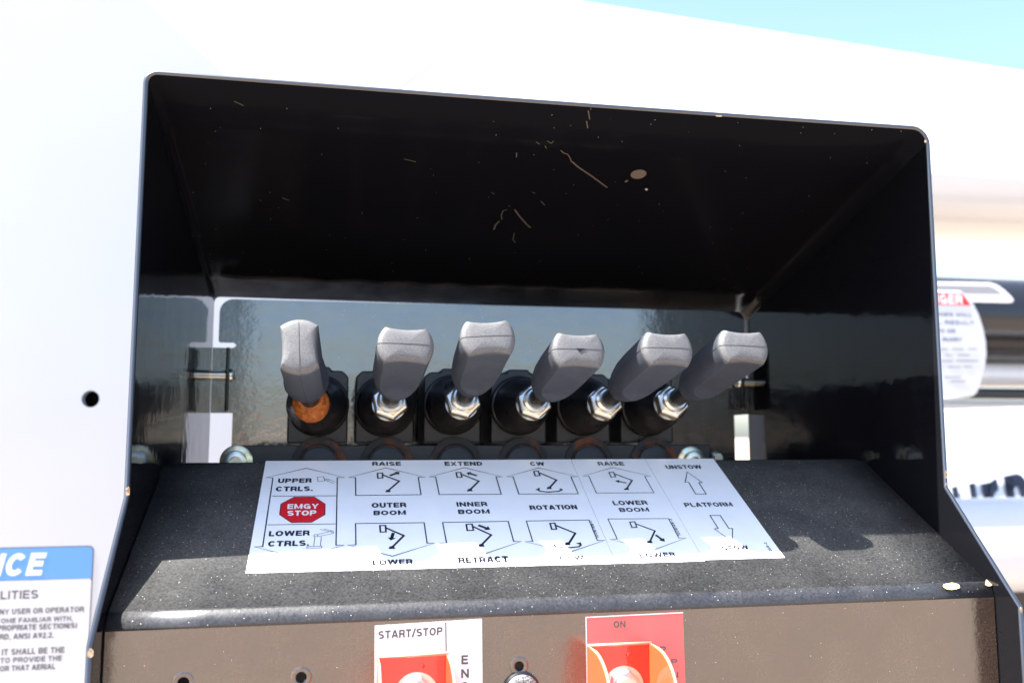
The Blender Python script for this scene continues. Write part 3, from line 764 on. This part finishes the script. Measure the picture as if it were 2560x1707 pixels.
def seam_mesh():
    P_ = [Vector(a) for a in seam_pts(1)]; v = []; f = []; w = .00022; hgt = .00022
    for i, p in enumerate(P_):
        d = (P_[min(i+1, len(P_)-1)]-P_[max(i-1, 0)]).normalized()
        nrm = Vector((d.z, 0, -d.x))
        if nrm.dot(Vector((p.x, 0, max(0, p.z-LEN)*4))) < 0: nrm = -nrm
        j = .8+.5*random.random()
        for a, b in ((-w, -.0003), (0, hgt*j), (w, -.0003)): v.append(p+Vector((0, a, 0))+nrm*b)
    for i in range(len(P_)-1):
        for k_ in range(2): f.append([i*3+k_, i*3+k_+1, (i+1)*3+k_+1, (i+1)*3+k_])
        f.append([i*3+2, i*3, (i+1)*3, (i+1)*3+2])
    f.append([0, 1, 2]); m_ = (len(P_)-1)*3; f.append([m_, m_+2, m_+1])
    return v, f
def make_lever(label, rusty):
    t = thing('control_lever', label, 'lever', (0, 0, 0), 'control levers in a row under the hood')
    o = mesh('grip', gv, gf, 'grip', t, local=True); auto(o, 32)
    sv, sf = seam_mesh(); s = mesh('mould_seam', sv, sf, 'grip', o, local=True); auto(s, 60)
    lathe('shaft', [(-.004, .0054), (.029, .0054), (.032, .0050)], (0, 0, 0), (0, 0, 1), 'shaft', t, 28, local=True)
    if rusty:
        lathe('nut', [(-.006, .0098), (-.001, .0104), (.003, .0104), (.0052, .0094), (.0072, .0080), (.0110, .0072), (.0112, .0055)], (0, 0, 0), (0, 0, 1), 'rust', t, 28, local=True, label='rust covered collar')
    else:
        hx = lathe('nut', [(-.0050, .0100), (-.0042, .0109), (.0024, .0109), (.0034, .0096)], (0, 0, 0), (0, 0, 1), 'zinc', t, 6, False, local=True, rot=.2)
        bevel(hx, .0005)
        lathe('collar', [(.0030, .0080), (.0070, .0078), (.0082, .0064)], (0, 0, 0), (0, 0, 1), 'zinc', t, 30, local=True)
        lathe('seat_washer', [(-.0068, .0098), (-.0050, .0100)], (0, 0, 0), (0, 0, 1), 'zinc', t, 30, local=True)
    return t
ends = [(748, 864), (1015, 861), (1221, 842), (1448, 874), (1671, 871), (1861, 866)]
labels = ['leftmost lever, grip turned edgewise, orange rusted collar at its base',
          'lever behind the RAISE and OUTER BOOM markings, second from the left',
          'lever standing highest of the six, above the EXTEND marking',
          'lever with a nicked mould line across its tip, above the CW marking',
          'lever with scuffed top edge, second from the right of the row',
          'rightmost lever, leaning out over the PLATFORM decal, longest shaft in view']
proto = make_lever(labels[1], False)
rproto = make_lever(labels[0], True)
def place_lever(t, i):
    a = aty(*nuts[i], YN); b = aty(*ends[i], YE)
    z = (b-a).normalized(); x = Vector((1, 0, 0)); y = z.cross(x).normalized(); x = y.cross(z).normalized()
    m = Matrix((x, y, z)).transposed()
    if i == 0: m = m @ Matrix.Rotation(math.radians(93), 3, 'Z')
    else: m = m @ Matrix.Rotation(math.radians((0, -1, 3.5, 0, 0, -1)[i]), 3, 'Z')
    t.matrix_world = Matrix.Translation(a+z*(((b-a).length)-LEN)) @ m.to_4x4()
    t['label'] = labels[i]
    return t
def dup(root):
    r = root.copy(); COL.objects.link(r)
    for ch in list(root.children):
        c = ch.copy(); COL.objects.link(c); c.parent = r
        for g_ in list(ch.children):
            d = g_.copy(); COL.objects.link(d); d.parent = c
    return r
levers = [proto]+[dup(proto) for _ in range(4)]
place_lever(rproto, 0)
for i, t in enumerate(levers): place_lever(t, i+1)
# nick in the mould line of one grip
l4 = levers[2]
mesh('nick', [(-.002, .0001, LEN+.0018), (.0018, .0001, LEN+.0018), (.0035, -.0004, LEN+.0018), (.0012, -.0010, LEN+.0018), (-.0002, -.0017, LEN+.0018), (-.0012, -.0009, LEN+.0018)], [[0, 1, 2, 3, 4, 5]], 'rubber', l4, local=True)

# ================================================================== white turret behind, left, with the notice sticker
YT = .42
tur = thing('boom_turret', 'large smooth white boom turret filling the view left of the console', 'boom', (-.6, YT, -1.5))
def tp(u, v): p = aty(u, v, YT); return (p.x, p.z)
fx = [tp(u, v) for u, v in ((300, -60), (640, 260))]
dxz = ((fx[1][0]-fx[0][0]), (fx[1][1]-fx[0][1]))
FA = (fx[0][0]-dxz[0]*1.2, fx[0][1]-dxz[1]*1.2); FB = (fx[1][0]+dxz[0]*.4, fx[1][1]+dxz[1]*.4)
face = [(-1.6, -1.3), (.16, -1.3), (.16, FB[1]-.1), FB, FA, (-1.6, FA[1])]
th = .012
fo = prism('turret_wall', [(x, YT, z) for x, z in face], (0, th, 0), 'white', tur)
hx, hz = tp(226, 997)
c = lathe('cutter', [(-.02, .0076), (.03, .0076)], (hx, YT, hz), (0, 1, 0), 'white', None, 40, False)
cut(fo, [c]); auto(fo, 30)
box('turret_inside', (hx-.05, YT+.05, hz-.05), (hx+.05, YT+.06, hz+.05), 'dark_frame', tur)
for q in ((hx-.05, hz-.05, hx-.045, hz+.05), (hx+.045, hz-.05, hx+.05, hz+.05)):
    box('turret_inside', (q[0], YT+th, q[1]), (q[2], YT+.05, q[3]), 'dark_frame', tur)
box('turret_inside', (hx-.045, YT+th, hz+.045), (hx+.045, YT+.05, hz+.05), 'dark_frame', tur)
box('turret_inside', (hx-.045, YT+th, hz-.05), (hx+.045, YT+.05, hz-.045), 'dark_frame', tur)
# shoulder leaning back above the diagonal bend
dn = Vector((dxz[0], 0, dxz[1])).normalized(); nn = Vector((-dn.z, 0, dn.x)); nn = nn if nn.z > 0 else -nn
tiltv = (nn*math.cos(math.radians(24))+Vector((0, 1, 0))*math.sin(math.radians(24)))
a = Vector((FA[0], YT, FA[1])); b = Vector((FB[0], YT, FB[1]))
bend = [a, b, b+tiltv*.9, a+tiltv*.9]
prism('turret_shoulder', [p for p in bend], Vector((0, .012, 0)), 'white', tur)
prism('turret_shoulder', [(.16, YT, FB[1]-.1), (.16, YT+.012, FB[1]-.1), (.16+.0, YT+.012, -1.3), (.16, YT, -1.3)], (.004, 0, 0), 'white', tur)
# notice sticker
def nrect(name, u0, v0, u1, v1, m, parent, r, e, label=None, x_left=None):
    a = tp(u0, v0); b = tp(u1, v1); c_ = tp(u1, v0)
    xl_ = a[0] if x_left is None else x_left
    pts = rrect(xl_, b[1], c_[0], c_[1], r)
    return prism(name, [(x, YT-e, z) for x, z in pts], (0, -.0001, 0), m, parent, label=label)
XR = tp(234, 1400)[0]; ZT_ = tp(234, 1363)[1]; ZB_ = ZT_-.34; XL = XR-.20
def tz(u, v): return (tp(u, v))
def quad(name, x0, z0, x1, z1, m, parent, e, r=0, label=None):
    pts = rrect(x0, z0, x1, z1, r) if r else [(x0, z0), (x1, z0), (x1, z1), (x0, z1)]
    return prism(name, [(x, YT-e, z) for x, z in pts], (0, -.0001, 0), m, parent, label=label)
st = quad('notice_sticker', XL, ZB_, XR, ZT_, 'grey_ink', tur, .00005, .0045, 'white notice sticker with a blue header and thin dark border')
bw = .0009
zh = tp(234, 1444)[1]
quad('sticker_field', XL+bw, ZB_+bw, XR-bw, zh-.0004, 'sticker', st, .0002, .002)
hd = [(x, z) for x, z in arc(XR-bw-.004, ZT_-bw-.004, .004, 0, 90, 6)]+[(x, z) for x, z in arc(XL+bw+.004, ZT_-bw-.004, .004, 90, 180, 6)]+[(XL+bw, zh), (XR-bw, zh)]
prism('sticker_header', [(x, YT-.0002, z) for x, z in hd], (0, -.0001, 0), 'blue_ink', st)
npl = lambda x, z, e=0: Vector((x, YT-.00045-e, z))
def nword(t, uR, vT, vB, wl, m='ink', bold=.0, shear=0, name='lettering'):
    """right end at uR; wl = width in metres"""
    xR_, zB_ = tp(uR, vB); _, zT_ = tp(uR, vT)
    lettering(t, npl, xR_-wl, zB_, xR_, zT_, m, st, bold, shear, tilt=0)
zn = lambda x, y: (x/4.273, 1340+y/4.273)
def nw2(t, x0, x1, y0, y1, m='ink', bold=0, shear=0):
    u0, v0 = zn(x0, (y0+y1)/2); u1, v1 = zn(x1, (y0+y1)/2)
    a = (tp(u0, v0)[0], tp(u1, zn(0, y1)[1])[1]); b = tp(u1, zn(0, y0)[1])
    lettering(t, npl, a[0], a[1], b[0], b[1], m, st, bold, shear, tilt=0)
nw2('NOTICE', -740, 505, 172, 412, 'ink_white', .03, .22)
nw2('RESPONSIBILITIES', -840, 415, 570, 660, 'grey_ink', .0)
nw2('ANY USER OR OPERATOR', -60, 903, 745, 805, 'grey_ink', .015)
nw2('BECOME FAMILIAR WITH,', -140, 780, 848, 900, 'grey_ink', .015)
nw2('APPROPRIATE SECTION(S)', -130, 828, 918, 978, 'grey_ink', .015)
nw2('STANDARD, ANSI A92.2.', -330, 578, 1020, 1080, 'grey_ink', .015)
nw2('IF IT SHALL BE THE', -70, 695, 1175, 1240, 'grey_ink', .015)
nw2('OPERATOR TO PROVIDE THE', -470, 665, 1268, 1325, 'grey_ink', .015)
nw2('FOR THAT AERIAL', -40, 595, 1355, 1415, 'grey_ink', .015)

# ================================================================== upper boom crossing behind
a = aty(1500, 0, 1.40); b = aty(2560, 170, 1.75)
d = (b-a); L0 = a-d*.55; L1 = b+d*3
bm_t = thing('upper_boom', 'long white upper boom slanting down to the right across the sky', 'boom', (L1.x, L1.y, -1.5))
dd = (L1-L0).normalized(); side_n = Vector((-dd.y, dd.x, 0)).normalized(); side_n = side_n if side_n.y > 0 else -side_n
upn = dd.cross(side_n); upn = upn if upn.z > 0 else -upn
hgt = .53; wid = .42
sec = [(p[0], p[1]) for p in arc(.03, -.03, .03, 180, 90, 6)]+[(p[0], p[1]) for p in arc(wid-.03, -.03, .03, 90, 0, 6)]
sec += arc(wid-.13, -hgt+.13, .13, 0, -90, 12)+arc(0, -hgt+.16, .16, -90, -180+10, 16)
o = prism('boom_tube', [L0+side_n*x+upn*z for x, z in sec], (L1-L0), 'white2', bm_t)
auto(o, 30)

# ================================================================== things at the right edge, out of focus
def hcyl(name, tname, u, v0, v1, y, m, label, cat, lx=-.35, rx=2.5, part='tube', slope=0.0):
    top = aty(u, v0, y); bot = aty(u, v1, y); r = (top.z-bot.z)/2; c = (top+bot)/2
    t = thing(name, label, cat, (c.x, y, c.z-r))
    lathe(part, [(0, r*.96), (.004, r), (rx-lx-.004, r), (rx-lx, r*.96)], (c.x+lx, y, c.z+slope*lx), (1, 0, slope), m, t, 48)
    return t
hcyl('hydraulic_cylinder', None, 2520, 700, 905, 1.30, 'blackgloss', 'glossy black hydraulic cylinder passing behind the danger label', 'cylinder', -1.1)
hcyl('boom_pipe', None, 2520, 905, 968, 1.32, 'white2', 'slim off-white pipe directly under the black cylinder', 'pipe', -1.0)
hcyl('hydraulic_hose', None, 2520, 970, 998, 1.24, 'dark_frame', 'thin dark hose below the off-white pipe', 'hose', -1.0)
hcyl('rail_pipe', None, 2520, 1000, 1030, 1.28, 'white2', 'thin pale rail just above the lettered white cover', 'pipe', -1.0)
# rounded white plate carrying the danger label
YD = .72
def dp(u, v): p = aty(u, v, YD); return (p.x, p.z)
zd = lambda x, y: (2320+x/3.92, 660+y/3.92)
rim = [(330, 262), (400, 320), (455, 385), (510, 490), (552, 620), (580, 760), (586, 880), (568, 1020), (535, 1150), (490, 1260), (455, 1292), (420, 1300)]
pl = [dp(*zd(*p)) for p in rim]; xl_ = pl[0][0]-.16
pl = [(xl_, pl[0][1])]+pl+[(xl_, pl[-1][1])]
dg_ = thing('danger_plate', 'white plate with rounded right edge and red headed danger label', 'sign', (pl[5][0]-.05, YD, -1.5))
prism('plate', [(x, YD, z) for x, z in pl], (0, .15, 0), 'white', dg_, .004, seg=3)
q = [dp(*zd(*p)) for p in ((330, 285), (360, 320), (418, 408))]
hx0 = xl_+.01
hdr = prism('label_header', [(hx0, YD-.0002, q[0][1]), (q[0][0], YD-.0002, q[0][1]), (q[1][0], YD-.0002, q[1][1]), (q[2][0], YD-.0002, q[2][1]), (hx0, YD-.0002, q[2][1])], (0, -.0002, 0), 'red_ink', dg_)
def dw(t, x0, x1, y0, y1, m, bold=.02, parent=None):
    a = (dp(*zd(x0, y1))[0], dp(*zd(x1, y1))[1]); b = dp(*zd(x1, y0))
    lettering(t, lambda x, z, e=0: Vector((x, YD-.0006-e, z)), a[0], a[1], b[0], b[1], m, parent or dg_, bold)
dw('DANGER', -140, 335, 302, 395, 'ink_white', .03, hdr)
M['sign_ink'] = mat('blue_grey_ink', (.10, .13, .22), .5)
dw('POWER LINES WILL', -230, 430, 485, 520, 'sign_ink'); dw('WILL, RESULT', -60, 450, 560, 597, 'sign_ink'); dw('DEATH OR', -40, 265, 640, 677, 'sign_ink'); dw('INJURY', 145, 330, 722, 760, 'sign_ink')
for x0_, x1_, y0_ in ((60, 190, 825), (235, 350, 825), (390, 480, 825), (165, 240, 885), (290, 410, 885), (60, 240, 940), (270, 495, 940), (130, 140, 1000), (190, 320, 1000), (345, 430, 1000), (160, 320, 1100), (225, 370, 1140)):
    a = dp(*zd(x0_, y0_+14)); b = dp(*zd(x1_, y0_))
    prism('fine_print', [(a[0], YD-.0002, a[1]), (b[0], YD-.0002, a[1]), (b[0], YD-.0002, b[1]), (a[0], YD-.0002, b[1])], (0, -.0002, 0), 'grey_label', dg_)
# grey and white label plate over it
YG = .92
def gp(x, y): p = aty(*zd(x, y), YG); return (p.x, p.z)
rim = [gp(*p) for p in ((60, 185), (610, 185), (680, 205), (745, 250), (810, 310), (845, 355), (825, 375), (60, 365))]
rim[0] = (rim[0][0]-.12, rim[0][1]); rim[-1] = (rim[-1][0]-.12, rim[-1][1])
lp = thing('boom_label', 'narrow white label with a grey stripe above the danger plate', 'label', (rim[3][0], YG, rim[3][1]))
prism('label_backing', [(x, YG, z) for x, z in rim], (0, .006, 0), 'decal', lp, .001)
ri = [gp(*p) for p in ((60, 215), (600, 215), (660, 240), (735, 300), (60, 300))]; ri[0] = (ri[0][0]-.11, ri[0][1]); ri[-1] = (ri[-1][0]-.11, ri[-1][1])
prism('grey_stripe', [(x, YG-.0002, z) for x, z in ri], (0, -.0004, 0), 'grey_label', lp)
# lettered white cover
YL = .90
cv = [aty(u, v, YL) for u, v in ((2300, 1052), (2362, 1037), (2440, 1020), (2700, 1012), (2900, 1400), (2300, 1400))]
cvt = thing('white_cover', 'bright white cover with big black letters, behind the lower tube', 'cover', (cv[1].x, YL, -1.5))
LN = Vector((0, .35, .94))                          # leans back, so the sun reaches it
def lean(p): return Vector((p.x, YL+(p.z-cv[5].z)*.30, p.z))
prism('cover_shell', [lean(p) for p in cv], (0, .25, 0), 'white', cvt, .003)
zl2 = lambda x, y: (2340+x/8.71, 1120+y/8.71)
def lp_(x, y):
    u, v = zl2(x, y); r = ray(u, v); n_ = Vector((0, 1, -.30)); p0_ = Vector((0, YL-.0035, cv[5].z))
    return CAM+r*((p0_-CAM).dot(n_)/r.dot(n_))
def letters(pts):
    return prism('letter', [lp_(*p) for p in pts], (0, .002, 0), 'ink', cvt)
def bgword(t, x0, x1, y0, y1, bold=.05):
    # baseline climbs to the right as on the cover
    v, f = text_shape(t, bold); xs_ = [p[0] for p in v]; ys_ = [p[1] for p in v]
    A_, B_, C_, D_ = min(xs_), max(xs_), min(ys_), max(ys_)
    w_ = []
    for X, Y in zip(xs_, ys_):
        a_ = (X-A_)/(B_-A_); b_ = (Y-C_)/(D_-C_)
        px = x0+(x1-x0)*a_-(1-b_)*-130*1.0; py = y0+(y1-y0)*(1-b_)-.235*(x1-x0)*a_
        w_.append(lp_(px, py))
    mesh('letter', w_, f, 'ink', cvt)
bgword('i', 340, 470, 850, 1750); bgword('i', 715, 850, 780, 1680); bgword('r', 980, 1330, 735, 1600, .04); bgword('n', 1465, 1950, 610, 1460, .04)
hcyl('lower_tube', None, 2520, 1243, 1478, .79, 'white', 'thick white tube in the lower right background', 'tube', -.55, 1.5)
t = thing('frame_rail', 'dark frame rail under the white tube at the right edge', 'rail', (.9, .95, -.75))
box('rail_beam', (.1, .85, -.62), (2.2, .95, aty(2550, 1470, .85).z+.02), 'dark_frame', t, .004)
